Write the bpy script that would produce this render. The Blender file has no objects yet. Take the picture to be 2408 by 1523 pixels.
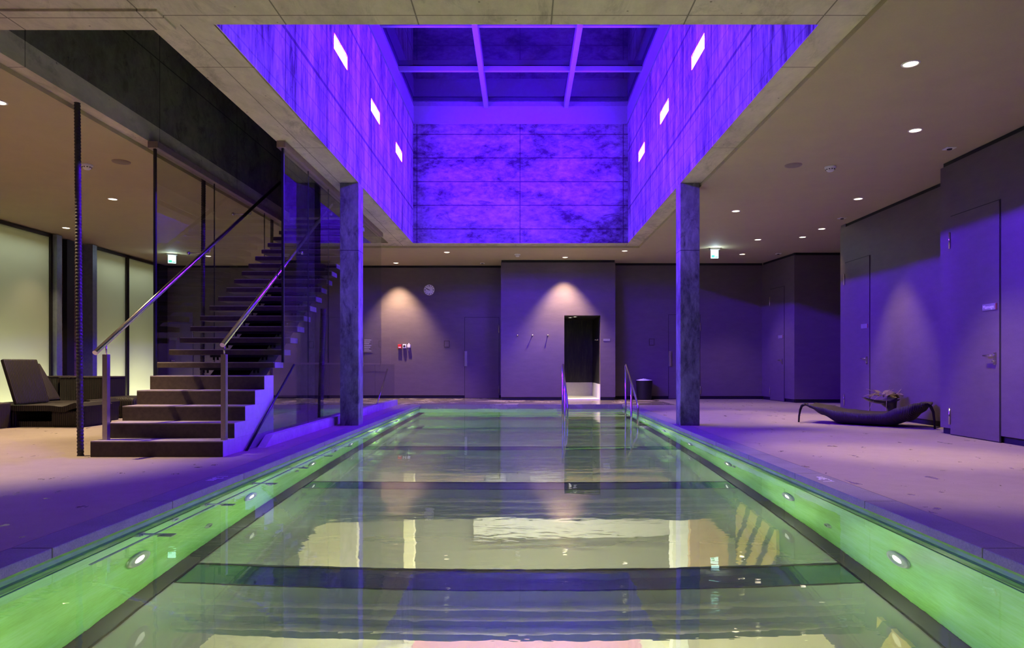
import bpy, bmesh, math, random
from mathutils import Vector, Matrix
random.seed(7)
R = math.radians
SC = bpy.context.scene
COL = SC.collection

# ------------------------------------------------------------------ helpers
def newbm(): return bmesh.new()

def box(bm, x0, x1, y0, y1, z0, z1, bev=0.0, mi=0, M=None):
    vs = [bm.verts.new((x, y, z)) for z in (z0, z1) for y in (y0, y1) for x in (x0, x1)]
    fs = [bm.faces.new([vs[i] for i in f]) for f in
          ((0, 2, 3, 1), (4, 5, 7, 6), (0, 1, 5, 4), (1, 3, 7, 5), (3, 2, 6, 7), (2, 0, 4, 6))]
    for f in fs: f.material_index = mi
    if M is not None:
        for v in vs: v.co = M @ v.co
    if bev > 0:
        es = list({e for f in fs for e in f.edges})
        bmesh.ops.bevel(bm, geom=es, offset=bev, segments=2, profile=0.6, affect='EDGES')
    return vs

def quad(bm, pts, mi=0):
    f = bm.faces.new([bm.verts.new(p) for p in pts]); f.material_index = mi
    return f

def tube(bm, pts, radii, seg=12, cap=True, mi=0):
    pts = [Vector(p) for p in pts]
    if not hasattr(radii, '__len__'): radii = [radii] * len(pts)
    n = len(pts); rings = []; up = None
    for i, p in enumerate(pts):
        t = (pts[min(i + 1, n - 1)] - pts[max(i - 1, 0)]).normalized()
        if up is None:
            a = Vector((0, 0, 1)) if abs(t.z) < .9 else Vector((1, 0, 0))
            up = (a - t * a.dot(t)).normalized()
        else:
            up = (up - t * up.dot(t)).normalized()
        s = t.cross(up)
        rings.append([bm.verts.new(p + (up * math.cos(2 * math.pi * k / seg) + s * math.sin(2 * math.pi * k / seg)) * radii[i]) for k in range(seg)])
    for a, b in zip(rings, rings[1:]):
        for k in range(seg):
            f = bm.faces.new((a[k], a[(k + 1) % seg], b[(k + 1) % seg], b[k])); f.material_index = mi; f.smooth = True
    if cap:
        for r_, fl in ((rings[0], 1), (rings[-1], 0)):
            f = bm.faces.new(r_[::-1] if fl else r_); f.material_index = mi

def lathe(bm, prof, seg=32, M=None, mi=0, smooth=True):
    """prof: list of (r, z); axis z"""
    rings = []
    for r_, z in prof:
        if r_ < 1e-6: rings.append([bm.verts.new((0, 0, z))])
        else: rings.append([bm.verts.new((r_ * math.cos(2 * math.pi * k / seg), r_ * math.sin(2 * math.pi * k / seg), z)) for k in range(seg)])
    for a, b in zip(rings, rings[1:]):
        for k in range(seg):
            k2 = (k + 1) % seg
            if len(a) == 1 and len(b) == 1: continue
            if len(a) == 1: f = bm.faces.new((a[0], b[k2], b[k]))
            elif len(b) == 1: f = bm.faces.new((a[k], a[k2], b[0]))
            else: f = bm.faces.new((a[k], a[k2], b[k2], b[k]))
            f.material_index = mi; f.smooth = smooth
    if M is not None:
        for rg in rings:
            for v in rg: v.co = M @ v.co

def obj(name, bm, mat, parent=None, recalc=True):
    if recalc: bmesh.ops.recalc_face_normals(bm, faces=bm.faces[:])
    me = bpy.data.meshes.new(name); bm.to_mesh(me); bm.free()
    for m in (mat if isinstance(mat, (list, tuple)) else [mat]): me.materials.append(m)
    o = bpy.data.objects.new(name, me); COL.objects.link(o)
    if parent: o.parent = parent
    return o

def struct(name, bm, mat, parent=None, recalc=True):
    o = obj(name, bm, mat, parent, recalc)
    if not parent: o['kind'] = 'structure'
    return o

def tag(o, label, cat, group=None):
    o['label'] = label; o['category'] = cat
    if group: o['group'] = group
    return o

def thing(name, label, cat, loc=(0, 0, 0), rz=0, group=None):
    o = bpy.data.objects.new(name, None); COL.objects.link(o); o.empty_display_size = .1
    o.location = loc; o.rotation_euler = (0, 0, rz)
    return tag(o, label, cat, group)

def sempty(name, loc=(0, 0, 0), rz=0):
    o = bpy.data.objects.new(name, None); COL.objects.link(o); o.location = loc; o.rotation_euler = (0, 0, rz)
    o['kind'] = 'structure'; return o

def copy_tree(o, parent=None):
    c = o.copy(); COL.objects.link(c)
    if parent: c.parent = parent
    for ch in list(o.children): copy_tree(ch, c)
    return c

def text(name, body, size, mat, M, parent=None, ext=.0015):
    cu = bpy.data.curves.new(name, 'FONT'); cu.body = body; cu.size = size; cu.extrude = ext
    cu.align_x = 'CENTER'; cu.align_y = 'CENTER'
    t = bpy.data.objects.new(name, cu); COL.objects.link(t)
    bpy.context.view_layer.update()
    me = bpy.data.meshes.new_from_object(t.evaluated_get(bpy.context.evaluated_depsgraph_get()))
    bpy.data.objects.remove(t); me.transform(M); me.name = name; me.materials.clear(); me.materials.append(mat)
    o = bpy.data.objects.new(name, me); COL.objects.link(o)
    if parent: o.parent = parent
    return o

def light(name, typ, loc, energy, color, rot=(0, 0, 0), parent=None, **kw):
    l = bpy.data.lights.new(name, typ); l.energy = energy; l.color = color
    for k, v in kw.items(): setattr(l, k, v)
    o = bpy.data.objects.new(name, l); COL.objects.link(o); o.location = loc; o.rotation_euler = rot
    if parent: o.parent = parent
    return o

# ------------------------------------------------------------------ materials
class NT:
    def __init__(s, name):
        s.m = bpy.data.materials.new(name); s.m.use_nodes = True; s.t = s.m.node_tree; s.t.nodes.clear()
        s.out = s.n('ShaderNodeOutputMaterial')
    def n(s, typ, **kw):
        nd = s.t.nodes.new(typ)
        for k, v in kw.items():
            if k.startswith('i_'):
                key = k[2:]; key = int(key) if key.isdigit() else key.replace('_', ' ')
                if hasattr(v, 'bl_rna') and v.bl_rna.identifier.startswith('NodeSocket'): s.t.links.new(v, nd.inputs[key])
                else: nd.inputs[key].default_value = v
            else: setattr(nd, k, v)
        return nd
    def l(s, a, b): s.t.links.new(a, b)
    def math(s, op, a, b=None, c=None, clamp=False):
        nd = s.n('ShaderNodeMath', operation=op); nd.use_clamp = clamp
        for i, v in enumerate((a, b, c)):
            if v is None: continue
            if isinstance(v, (int, float)): nd.inputs[i].default_value = v
            else: s.l(v, nd.inputs[i])
        return nd.outputs[0]
    def mix(s, fac, a, b, mode='MIX'):
        nd = s.n('ShaderNodeMix', data_type='RGBA', blend_type=mode)
        for sock, v in ((nd.inputs[0], fac), (nd.inputs[6], a), (nd.inputs[7], b)):
            if isinstance(v, (int, float)): sock.default_value = v
            elif isinstance(v, tuple): sock.default_value = (*v, 1)
            else: s.l(v, sock)
        return nd.outputs[2]
    def ramp(s, fac, stops):
        nd = s.n('ShaderNodeValToRGB'); s.l(fac, nd.inputs[0])
        while len(nd.color_ramp.elements) < len(stops): nd.color_ramp.elements.new(.5)
        for e, (p, c) in zip(nd.color_ramp.elements, stops):
            e.position = p; e.color = (*(c if isinstance(c, tuple) else (c, c, c)), 1)
        return nd.outputs[0]
    def coord(s): return s.n('ShaderNodeTexCoord').outputs['Object']
    def noise(s, vec, scale, detail=6, rough=.6, vscale=None, dist=0):
        if vscale:
            mp = s.n('ShaderNodeMapping'); s.l(vec, mp.inputs[0]); mp.inputs['Scale'].default_value = vscale; vec = mp.outputs[0]
        nd = s.n('ShaderNodeTexNoise', i_Scale=scale, i_Detail=detail, i_Roughness=rough, i_Distortion=dist); s.l(vec, nd.inputs['Vector'])
        return nd.outputs['Fac']
    def bsdf(s, col, rough=.5, metal=0.0, spec=.5, bump=None, bstr=.2, bdist=.01, **kw):
        b = s.n('ShaderNodeBsdfPrincipled')
        for key, v in (('Base Color', col), ('Roughness', rough), ('Metallic', metal), ('Specular IOR Level', spec)):
            if isinstance(v, tuple): b.inputs[key].default_value = (*v, 1)
            elif isinstance(v, (int, float)): b.inputs[key].default_value = v
            else: s.l(v, b.inputs[key])
        for k, v in kw.items(): b.inputs[k.replace('_', ' ')].default_value = v
        if bump is not None:
            bp = s.n('ShaderNodeBump', i_Strength=bstr, i_Distance=bdist); s.l(bump, bp.inputs['Height']); s.l(bp.outputs[0], b.inputs['Normal'])
        s.l(b.outputs[0], s.out.inputs[0]); return s.m

def plain(name, col, rough=.5, metal=0.0, spec=.5, var=.12, scale=14, bstr=.05):
    t = NT(name); c = t.coord(); n = t.noise(c, scale, 4)
    k = t.ramp(n, [(.3, tuple(v * (1 - var) for v in col)), (.7, tuple(min(1, v * (1 + var)) for v in col))])
    return t.bsdf(k, rough, metal, spec, bump=n, bstr=bstr, bdist=.004)

def emis(name, col, strength):
    t = NT(name); e = t.n('ShaderNodeEmission', i_Strength=strength); e.inputs[0].default_value = (*col, 1)
    t.l(e.outputs[0], t.out.inputs[0]); return t.m

def lines(t, c, specs):
    """dark joint mask: specs (axis, period, offset, halfwidth)"""
    sep = t.n('ShaderNodeSeparateXYZ'); t.l(c, sep.inputs[0]); acc = None
    for ax, per, off, hw in specs:
        u = t.math('ADD', sep.outputs[ax], -off)
        u = t.math('DIVIDE', u, per); u = t.math('FRACT', t.math('ADD', u, .5)); u = t.math('ABSOLUTE', t.math('ADD', u, -.5))
        m = t.math('LESS_THAN', u, hw / per)
        acc = m if acc is None else t.math('MAXIMUM', acc, m)
    return acc

def concrete(name, lo, hi, jl=None, streak=(1, 1, 1), contrast=(.32, .7), holes=True, rough=.8, dirt=.55, boards=None):
    t = NT(name); c = t.coord()
    n1 = t.noise(c, .9, 9, .68, streak, .4); n2 = t.noise(c, 7, 8, .7, streak, .2); n3 = t.noise(c, 40, 3, .6)
    f = t.math('ADD', t.math('MULTIPLY', n1, .62), t.math('MULTIPLY', n2, .38))
    col = t.ramp(f, [(contrast[0], lo), (contrast[1], hi)])
    d = t.noise(c, 2.3, 10, .75, streak, .8)
    col = t.mix(t.math('MULTIPLY', t.ramp(d, [(.52, 0.0), (.68, 1.0)]), dirt), col, tuple(v * .45 for v in lo))
    h = t.math('ADD', t.math('MULTIPLY', n2, .5), t.math('MULTIPLY', n3, .4))
    if holes:
        v = t.n('ShaderNodeTexVoronoi', i_Scale=5.5); t.l(c, v.inputs['Vector'])
        hm = t.math('LESS_THAN', v.outputs['Distance'], .055)
        col = t.mix(t.math('MULTIPLY', hm, .7), col, tuple(v_ * .25 for v_ in lo))
        h = t.math('SUBTRACT', h, hm)
    if boards:
        bm_ = lines(t, c, boards); col = t.mix(t.math('MULTIPLY', bm_, .35), col, tuple(v * .4 for v in lo))
    if jl:
        m = lines(t, c, jl); col = t.mix(t.math('MULTIPLY', m, .75), col, tuple(v * .22 for v in lo)); h = t.math('SUBTRACT', h, m)
    return t.bsdf(col, rough, 0, .3, bump=h, bstr=.35, bdist=.008)

def glassmat(name, tint=(.96, .98, .97), ior=1.5, rough=0.0):
    t = NT(name)
    tr = t.n('ShaderNodeBsdfTransparent'); tr.inputs[0].default_value = (*tint, 1)
    gl = t.n('ShaderNodeBsdfGlossy', i_Roughness=rough); gl.inputs[0].default_value = (1, 1, 1, 1)
    fr = t.n('ShaderNodeFresnel', i_IOR=ior); mx = t.n('ShaderNodeMixShader')
    ge = t.n('ShaderNodeNewGeometry'); fac = t.math('MULTIPLY', fr.outputs[0], t.math('SUBTRACT', 1.0, ge.outputs['Backfacing']))
    t.l(fac, mx.inputs[0]); t.l(tr.outputs[0], mx.inputs[1]); t.l(gl.outputs[0], mx.inputs[2]); t.l(mx.outputs[0], t.out.inputs[0])
    return t.m

M = {}
SOF_LO, SOF_HI = (.40, .34, .235), (.76, .66, .47)
M['soffit'] = concrete('board marked concrete soffit', SOF_LO, SOF_HI, [(0, 1.1, -.86, .006), (1, 2.4, 6.46, .006), (1, 60, 5.5, .006)], (1, .45, 1), dirt=.6)
M['soffit_long'] = concrete('board marked concrete beam', SOF_LO, SOF_HI, [(0, 40, -2.84, .005), (1, 2.4, 6.46, .006)], (1, .45, 1), dirt=.6)
M['shaft'] = concrete('shaft concrete', (.030, .028, .034), (.44, .42, .44), [(1, 1.55, 7.3, .014), (2, 1.35, 4.55, .022)], (1, 2.6, .5), (.40, .64), dirt=.9, boards=[(2, .27, .1, .009)])
M['shaft_end'] = concrete('shaft end concrete', (.018, .017, .022), (.24, .235, .25), [(2, .55, 4.1, .012), (0, 2.4, -.05, .010)], (.9, 1, 1.7), (.40, .68), dirt=.8)
M['dark_concrete'] = concrete('dark void concrete', (.06, .052, .036), (.26, .23, .16), [(1, 2.4, 6.46, .009), (2, 1.2, 4.9, .009)], (1, 1, 1), (.32, .74), dirt=.8)
M['column'] = concrete('column concrete', (.045, .043, .042), (.36, .345, .33), [(2, 9, 2.72, .006)], (1.5, 1.5, .7), (.38, .70), dirt=.85)
M['kerb'] = concrete('kerb concrete', (.3, .27, .25), (.5, .46, .42), None, (1, 1, 1), holes=False)

def plaster(name, col, rough, vs=(1, 1, 3), var=.14):
    t = NT(name); c = t.coord(); n = t.noise(c, 3, 8, .65, vs); n2 = t.noise(c, 60, 4, .6, vs)
    k = t.ramp(t.math('ADD', t.math('MULTIPLY', n, .6), t.math('MULTIPLY', n2, .4)), [(.35, tuple(v * (1 - var) for v in col)), (.68, tuple(v * (1 + var) for v in col))])
    return t.bsdf(k, rough, 0, .4, bump=n2, bstr=.12, bdist=.004)
M['wall'] = plaster('smooth brown wall plaster', (.122, .090, .096), .42)
M['ceil'] = plaster('ceiling plaster', (.47, .39, .215), .75, (1, 1, 1), .05)
M['black'] = plain('black shadow gap', (.012, .011, .011), .7, var=.2)
M['darkmetal'] = plain('dark bronze metal', (.035, .03, .03), .42, .6)
M['rodmetal'] = plain('dark ribbed steel', (.05, .045, .042), .5, .3)
M['steel'] = plain('brushed stainless steel', (.62, .6, .57), .22, 1.0, var=.06, scale=40, bstr=.02)
M['steelpost'] = plain('satin steel post', (.5, .46, .38), .36, 1.0, var=.06, scale=40, bstr=.02)
M['brownmetal'] = plain('brown steel channel', (.30, .21, .17), .5, .2)
M['bluegrey'] = plain('grey blue aluminium mullion', (.22, .26, .32), .45, .3)
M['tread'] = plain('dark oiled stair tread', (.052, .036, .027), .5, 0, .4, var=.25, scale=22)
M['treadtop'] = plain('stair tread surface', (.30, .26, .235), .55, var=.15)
M['stairside'] = plain('stair cheek plaster', (.42, .38, .37), .6, var=.08)
M['stringer'] = plain('black steel stringer', (.015, .014, .014), .5, .4)
M['plate'] = plain('pale end plate', (.30, .28, .28), .4, .4)
M['white'] = plain('white plastic', (.78, .76, .72), .4, var=.04)
M['darkred'] = plain('dark red cap', (.22, .015, .02), .5)
M['red'] = plain('red plastic', (.55, .02, .03), .4, var=.05)
M['glass'] = glassmat('clear glass', (.86, .89, .87), 1.52)
M['lowglass'] = glassmat('clear balustrade glass', (.80, .82, .83), 1.55)
M['sealant'] = plain('dark glass edge', (.01, .012, .02), .3)
M['skyglass'] = glassmat('skylight glass', (.55, .58, .7), 1.9)
M['skyframe'] = plain('painted skylight steel', (.15, .15, .165), .45, var=.04)
M['roofdark'] = plain('dark roof cavity', (.10, .10, .12), .8)
M['lowercream'] = plaster('cream lower room plaster', (.72, .66, .48), .7, (1, 1, 1), .06)
M['lowergrey'] = plaster('grey lower room plaster', (.36, .35, .27), .7, (1, 1, 1), .08)
M['lowerpink'] = plain('pink lower floor mat', (.52, .25, .30), .7)
M['lowertan'] = plain('tan lower panel', (.60, .42, .24), .6)
M['beamteal'] = plain('painted steel floor beam', (.055, .085, .075), .5, .1)
M['joint'] = plain('black silicone joint', (.01, .012, .011), .5)
M['ledge'] = plain('floor edge steel', (.03, .029, .021), .5, .2)
def hazy_glass():
    m = glassmat('walk on floor glass', (.90, .93, .87), 1.35); nt = m.node_tree; n = nt.nodes; out = [x for x in n if x.type == 'OUTPUT_MATERIAL'][0]
    src = out.inputs[0].links[0].from_socket; df = n.new('ShaderNodeBsdfDiffuse'); df.inputs[0].default_value = (.60, .66, .54, 1); mx = n.new('ShaderNodeMixShader'); mx.inputs[0].default_value = .19  # diffuse share imitates light scattered in the water, plus dirt on the glass
    nt.links.new(src, mx.inputs[1]); nt.links.new(df.outputs[0], mx.inputs[2]); nt.links.new(mx.outputs[0], out.inputs[0]); return m
M['floorglass'] = hazy_glass()
M['tile'] = plain('pale shower tile', (.75, .70, .55), .4, var=.04)
M['nichegrey'] = plain('grey niche lining', (.10, .10, .09), .7)
M['clockface'] = plain('white clock face', (.8, .78, .8), .35, var=.02)
M['ink'] = plain('black print', (.012, .012, .012), .5)
M['glow_warm'] = emis('warm downlight lens', (1, .80, .55), 9)
M['glow_white'] = emis('white downlight lens', (1, .95, .82), 8)
M['glow_exit'] = emis('lit exit sign panel', (.62, 1, .98), 3.2)
M['exit_green'] = emis('lit green pictogram', (.12, 1, .62), 1.4)
BLUE = (.088, .0040, 1.0)
M['glow_blue'] = emis('violet sconce tube', (.088, .0040, 1), 2300)
M['glow_lamp'] = emis('underwater lamp lens', (1, 1, .88), 2.6)
M['twig'] = plain('pale dried twig', (.36, .28, .20), .7)
M['leaf'] = plain('pale dried leaf', (.24, .18, .13), .7)
M['bag'] = plain('white bin bag', (.6, .58, .62), .6)
M['bowl'] = plain('dark glazed bowl', (.035, .028, .028), .35)
M['letter'] = plain('pale inlaid lettering', (.75, .72, .75), .5)

def stone_deck():
    t = NT('sandy stone deck'); c = t.coord(); n = t.noise(c, 5, 8, .65); n2 = t.noise(c, 90, 3)
    k = t.ramp(t.math('ADD', t.math('MULTIPLY', n, .5), t.math('MULTIPLY', n2, .5)), [(.35, (.23, .18, .142)), (.65, (.29, .23, .185))])
    sp = t.n('ShaderNodeSeparateXYZ'); t.l(c, sp.inputs[0])
    w = t.noise(c, 3.4, 7, .62, (1.6, .9, 1), .5); wet = t.ramp(w, [(.645, 0.0), (.66, 1.0)])
    w2 = t.noise(c, 1.1, 8, .7, (1, 1, 1), .6)
    far = t.math('MULTIPLY', t.math('GREATER_THAN', sp.outputs[1], 15.9), t.math('LESS_THAN', sp.outputs[0], 3.6))
    wetfar = t.math('MULTIPLY', far, t.ramp(w2, [(.40, 0.0), (.46, 1.0)]))
    wa = t.math('MAXIMUM', wet, wetfar)
    k = t.mix(wa, k, (.23, .185, .15))
    r = t.math('SUBTRACT', .58, t.math('MULTIPLY', wa, .46))
    return t.bsdf(k, r, 0, .45, bump=n2, bstr=.08, bdist=.002)
M['deck'] = stone_deck()

def coping_mat():
    t = NT('grey stone coping'); c = t.coord(); n = t.noise(c, 120, 3, .6); n1 = t.noise(c, 4, 6)
    k = t.ramp(t.math('ADD', t.math('MULTIPLY', n, .6), t.math('MULTIPLY', n1, .4)), [(.35, (.14, .125, .125)), (.68, (.25, .225, .22))])
    return t.bsdf(k, .6, 0, .4, bump=n, bstr=.15, bdist=.002)
M['coping'] = coping_mat()

def poolwall_mat():
    t = NT('green pool wall'); c = t.coord(); n = t.noise(c, 2.2, 8, .6, (1, .6, 1.6)); n2 = t.noise(c, 16, 5, .6, (1, .5, 3))
    k = t.ramp(t.math('ADD', t.math('MULTIPLY', n, .7), t.math('MULTIPLY', n2, .3)), [(.36, (.25, .56, .09)), (.52, (.34, .72, .19)), (.68, (.42, .78, .32))])
    return t.bsdf(k, .55, 0, .3, bump=n2, bstr=.05, bdist=.003)
M['poolwall'] = poolwall_mat()
M['poolrim'] = plain('dark green overflow rim', (.06, .19, .09), .35, .1)

def water_mat():
    t = NT('pool water'); c = t.coord()
    n = t.noise(c, 1.1, 2, .45, (.45, 1.6, 1), .3); n2 = t.noise(c, 9, 2, .5, (.6, 1.4, 1), .2)
    h = t.math('ADD', n, t.math('MULTIPLY', n2, .11))
    bp = t.n('ShaderNodeBump', i_Strength=.5, i_Distance=.006); t.l(h, bp.inputs['Height'])
    g = t.n('ShaderNodeBsdfGlass', i_Roughness=0.0, i_IOR=1.333); g.inputs[0].default_value = (.96, 1, .955, 1)
    t.l(bp.outputs[0], g.inputs['Normal']); t.l(g.outputs[0], t.out.inputs[0]); return t.m
M['water'] = water_mat()

def frosted_mat():
    t = NT('frosted translucent pane'); c = t.coord(); n = t.noise(c, 4, 3)
    tl = t.n('ShaderNodeBsdfTranslucent'); tl.inputs[0].default_value = (.80, .83, .66, 1)
    df = t.n('ShaderNodeBsdfPrincipled', i_Roughness=.35); df.inputs['Base Color'].default_value = (.32, .33, .30, 1)
    mx = t.n('ShaderNodeMixShader'); mx.inputs[0].default_value = .35
    t.l(tl.outputs[0], mx.inputs[1]); t.l(df.outputs[0], mx.inputs[2]); t.l(mx.outputs[0], t.out.inputs[0]); return t.m
M['frosted'] = frosted_mat()

def wicker_mat(name, a, b, vs, scale):
    t = NT(name); c = t.coord(); mp = t.n('ShaderNodeMapping'); t.l(c, mp.inputs[0]); mp.inputs['Rotation'].default_value = vs
    w = t.n('ShaderNodeTexWave', i_Scale=scale, i_Distortion=.3); t.l(mp.outputs[0], w.inputs[0])
    k = t.ramp(w.outputs['Fac'], [(.2, a), (.75, b)])
    return t.bsdf(k, .55, 0, .3, bump=w.outputs['Fac'], bstr=.6, bdist=.006)
M['wicker'] = wicker_mat('dark woven wicker', (.003, .0025, .0025), (.024, .016, .012), (0, 0, R(45)), 14)
M['wicker_r'] = wicker_mat('brown woven wicker', (.004, .003, .003), (.060, .042, .034), (0, 0, R(35)), 22)

def bamboo_mat():
    t = NT('dark streaked stone strips'); c = t.coord()
    n = t.noise(c, 24, 5, .7, (1, 1, .10)); k = t.ramp(n, [(.45, (.006, .006, .004)), (.62, (.03, .026, .012)), (.78, (.16, .14, .06))])
    return t.bsdf(k, .35, 0, .5, bump=n, bstr=.4, bdist=.01)
M['bamboo'] = bamboo_mat()

def wood_mat():
    t = NT('reddish timber blocks'); c = t.coord(); n = t.noise(c, 6, 7, .6, (1, 1, 3)); m = lines(t, c, [(2, .42, .2, .006)])
    k = t.ramp(n, [(.35, (.16, .09, .065)), (.7, (.34, .21, .16))]); k = t.mix(m, k, (.02, .012, .01)); return t.bsdf(k, .5)
M['timber'] = wood_mat()

def hazard_mat():
    t = NT('yellow and black hazard paint'); c = t.coord(); sp = t.n('ShaderNodeSeparateXYZ'); t.l(c, sp.inputs[0])
    u = t.math('FRACT', t.math('DIVIDE', t.math('ADD', sp.outputs[1], sp.outputs[2]), .32))
    k = t.mix(t.math('LESS_THAN', u, .36), (.78, .55, .10), (.02, .02, .015)); return t.bsdf(k, .5)
M['hazard'] = hazard_mat()

# ------------------------------------------------------------------ constants (metres; camera over x=0,y=0, deck z=0)
ZC, ZS = 3.72, 3.77
SX0, SX1, SY0, SY1 = -2.54, 2.46, 5.65, 15.83
PX0, PX1, PY0, PY1 = -2.43, 2.38, 1.1, 16.2
ZW, ZF = -.09, -1.47

# ------------------------------------------------------------------ floor, coping
b = newbm()
box(b, -10.9, PX0 - .22, -3.2, 19.6, -.3, 0)
box(b, PX1 + .23, 8.4, -3.2, 20.6, -.3, 0)
box(b, PX0 - .22, PX1 + .23, PY1, 20.6, -.3, 0)
box(b, PX0 - .22, PX1 + .23, -3.2, PY1 - 15.1 - .0, -.3, 0)
struct('floor', b, M['deck'])
def coping(x0, x1):
    b = newbm(); y = PY0; i = 0
    while y < PY1 - .05:
        L = min(1.21, PY1 - y); box(b, x0, x1, y + .003, y + L - .003, -.055, .001, .006); y += L
    return b
struct('trim_1', coping(PX0 - .217, PX0), M['coping'])
struct('trim_2', coping(PX1, PX1 + .227), M['coping'])

# ------------------------------------------------------------------ pool shell
b = newbm(); box(b, PX0 - .3, PX0 - .02, PY0, PY1 + .3, -1.62, -.056)
struct('wall_pool_left', b, M['poolwall'])
b = newbm(); box(b, PX1 + .02, PX1 + .3, PY0, PY1 + .3, -1.62, -.056)
struct('wall_pool_right', b, M['poolwall'])
b = newbm(); box(b, PX0 - .02, PX1 + .02, PY1 + .03, PY1 + .3, -1.62, -.15)
struct('wall_pool_back', b, M['poolwall'])
b = newbm(); box(b, PX0 - .02, PX1 + .02, PY0 - .3, PY0, -1.62, -.01)
struct('wall_pool_front', b, M['poolwall'])
b = newbm(); box(b, PX0 + .001, PX1 - .001, PY1 + .02, PY1 + .28, -.16, -.04)
struct('trim_3', b, M['black'])
for nm, x0, x1 in (('trim_4', PX0 - .021, PX0 + .012), ('trim_5', PX1 - .012, PX1 + .021)):
    b = newbm(); box(b, x0, x1, PY0, PY1, -.20, -.115, .006); struct(nm, b, M['poolrim'])
for nm, x in (('trim_6', PX0 - .019), ('trim_7', PX1 + .019)):
    b = newbm(); tube(b, [(x, PY0 + .1, -.27), (x, PY1, -.27)], .009, 8); struct(nm, b, M['poolrim'])
# steel ledges carrying the glass floor and the cross beams
for nm, x0, x1 in (('trim_8', PX0 - .02, PX0 + .11), ('trim_9', PX1 - .11, PX1 + .02)):
    b = newbm(); box(b, x0, x1, PY0, PY1, ZF - .5, ZF + .03, .008); struct(nm, b, M['ledge'])
BEAMS = [2.22, 4.87, 7.51, 10.15, 12.8, 15.4]
for i, yb in enumerate(BEAMS):
    b = newbm()
    box(b, PX0 + .11, PX1 - .11, yb - .35, yb, ZF - .035, ZF - .004)
    box(b, PX0 + .11, PX1 - .11, yb - .19, yb - .15, ZF - .24, ZF - .035)
    box(b, PX0 + .11, PX1 - .11, yb - .31, yb - .02, ZF - .27, ZF - .24, .004)
    box(b, PX0 + .11, PX1 - .11, yb - .352, yb - .335, ZF - .003, ZF + .005, mi=1)
    box(b, PX0 + .11, PX1 - .11, yb - .012, yb + .012, ZF - .003, ZF + .005, mi=1)
    struct('trim_%d' % (10 + i), b, [M['beamteal'], M['joint']])
for yb in BEAMS:  # pale tubes added to draw the bright lit streaks along the beam faces
    for dy, dz, r_ in ((.36, .085, .014), (.36, .14, .012), (.37, .20, .016)):
        b = newbm(); tube(b, [(PX0 + .115, yb - dy, ZF - dz), (PX1 - .115, yb - dy, ZF - dz)], r_, 12); o = struct('trim_pipe', b, M['plate'])
ys = [PY0] + BEAMS + [PY1]
for i, (y0, y1) in enumerate(zip(ys, ys[1:])):
    if y1 - y0 < 1: continue
    b = newbm(); box(b, PX0 + .112, PX1 - .112, y0 + .016, y1 - .355, ZF - .05, ZF + .003)
    o = struct('floor_glass_panel', b, M['floorglass'])
# water body
b = newbm()
for z, fl in ((ZW, 1), (ZF, 0)):
    p = [(PX0 - .0195, PY0 + .001, z), (PX1 + .0195, PY0 + .001, z), (PX1 + .0195, PY1 + .021, z), (PX0 - .0195, PY1 + .021, z)]
    quad(b, p if fl else p[::-1])
w = obj('pool_water', b, M['water'], None, False); tag(w, 'still clear water filling the long green lit pool', 'water'); w['kind'] = 'stuff'

# underwater steps
b = newbm()
for k in range(4):
    box(b, .86, PX1 - .01, 16.22 - .32 * (k + 1), 16.22 - .32 * k if k else 16.22, -.30 - .27 * k, -.255 - .27 * k, .006)
o = thing('pool_steps', 'submerged pale pool steps between the two entry handrails at the far end', 'steps', (0, 0, 0))
b.free()
for k in range(4):
    b = newbm(); box(b, .80, PX1 - .03, 16.22 - .36 * (k + 1), 16.22 - .36 * k - .01, -.32 - .27 * k, -.27 - .27 * k, .006)
    obj('step', b, M['tile'], o)

# lower room seen through the glass floor
LZ = -5.3
b = newbm(); box(b, -9, 9, -2, 18, LZ - .2, LZ); struct('floor_lower', b, M['lowercream'])
b = newbm(); box(b, -2.1, 2.3, 11.6, 15.4, LZ, LZ + .02); struct('floor_lower_mat', b, M['lowerpink'])
b = newbm(); box(b, -9, 9, 17.3, 17.6, LZ, -.9); struct('wall_lower_back', b, M['lowergrey'])
b = newbm(); box(b, -7.2, -7, -2, 17.5, LZ, -.9); struct('wall_lower_left', b, M['lowergrey'])
b = newbm(); box(b, 6.2, 6.4, -2, 17.5, LZ, -.9); struct('wall_lower_right', b, M['lowercream'])
b = newbm(); box(b, -9, 9, -2.2, -2, LZ, -.9); struct('wall_lower_front', b, M['lowercream'])
b = newbm()
for (x0, x1, y0, y1) in ((-9, PX0 - .02, -2, 17.6), (PX1 + .02, 9, -2, 17.6), (PX0, PX1, 16.5, 17.6), (PX0, PX1, -2, .8)):
    box(b, x0, x1, y0, y1, -1.95, -1.62)
struct('ceiling_lower', b, M['lowergrey'])
lower = [(-1.2, 5.5, 16.85, 17.1, -4.27, -3.85, 'white'), (-2.6, -.95, 16.9, 17.1, -3.12, -2.94, 'lowertan'), (-.9, -.4, 16.9, 17.1, -3.12, -2.98, 'white'), (.2, .95, 16.9, 17.1, -3.12, -2.98, 'white'), (1.1, 4.6, 16.9, 17.1, -3.12, -2.96, 'lowertan'),
         (2.85, 3.15, 12.9, 13.2, LZ, -1.96, 'white'), (-2.3, -2.1, 13.2, 13.4, LZ, -1.96, 'lowercream'), (3.5, 4.3, 14.2, 14.4, LZ, -2.2, 'lowertan'), (-4.6, -3.4, 14.0, 14.2, LZ, -2.2, 'lowercream')]
for i, (x0, x1, y0, y1, z0, z1, m) in enumerate(lower):
    b = newbm(); box(b, x0, x1, y0, y1, z0, z1, .01); struct('wall_lower_partition', b, M[m])
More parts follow.
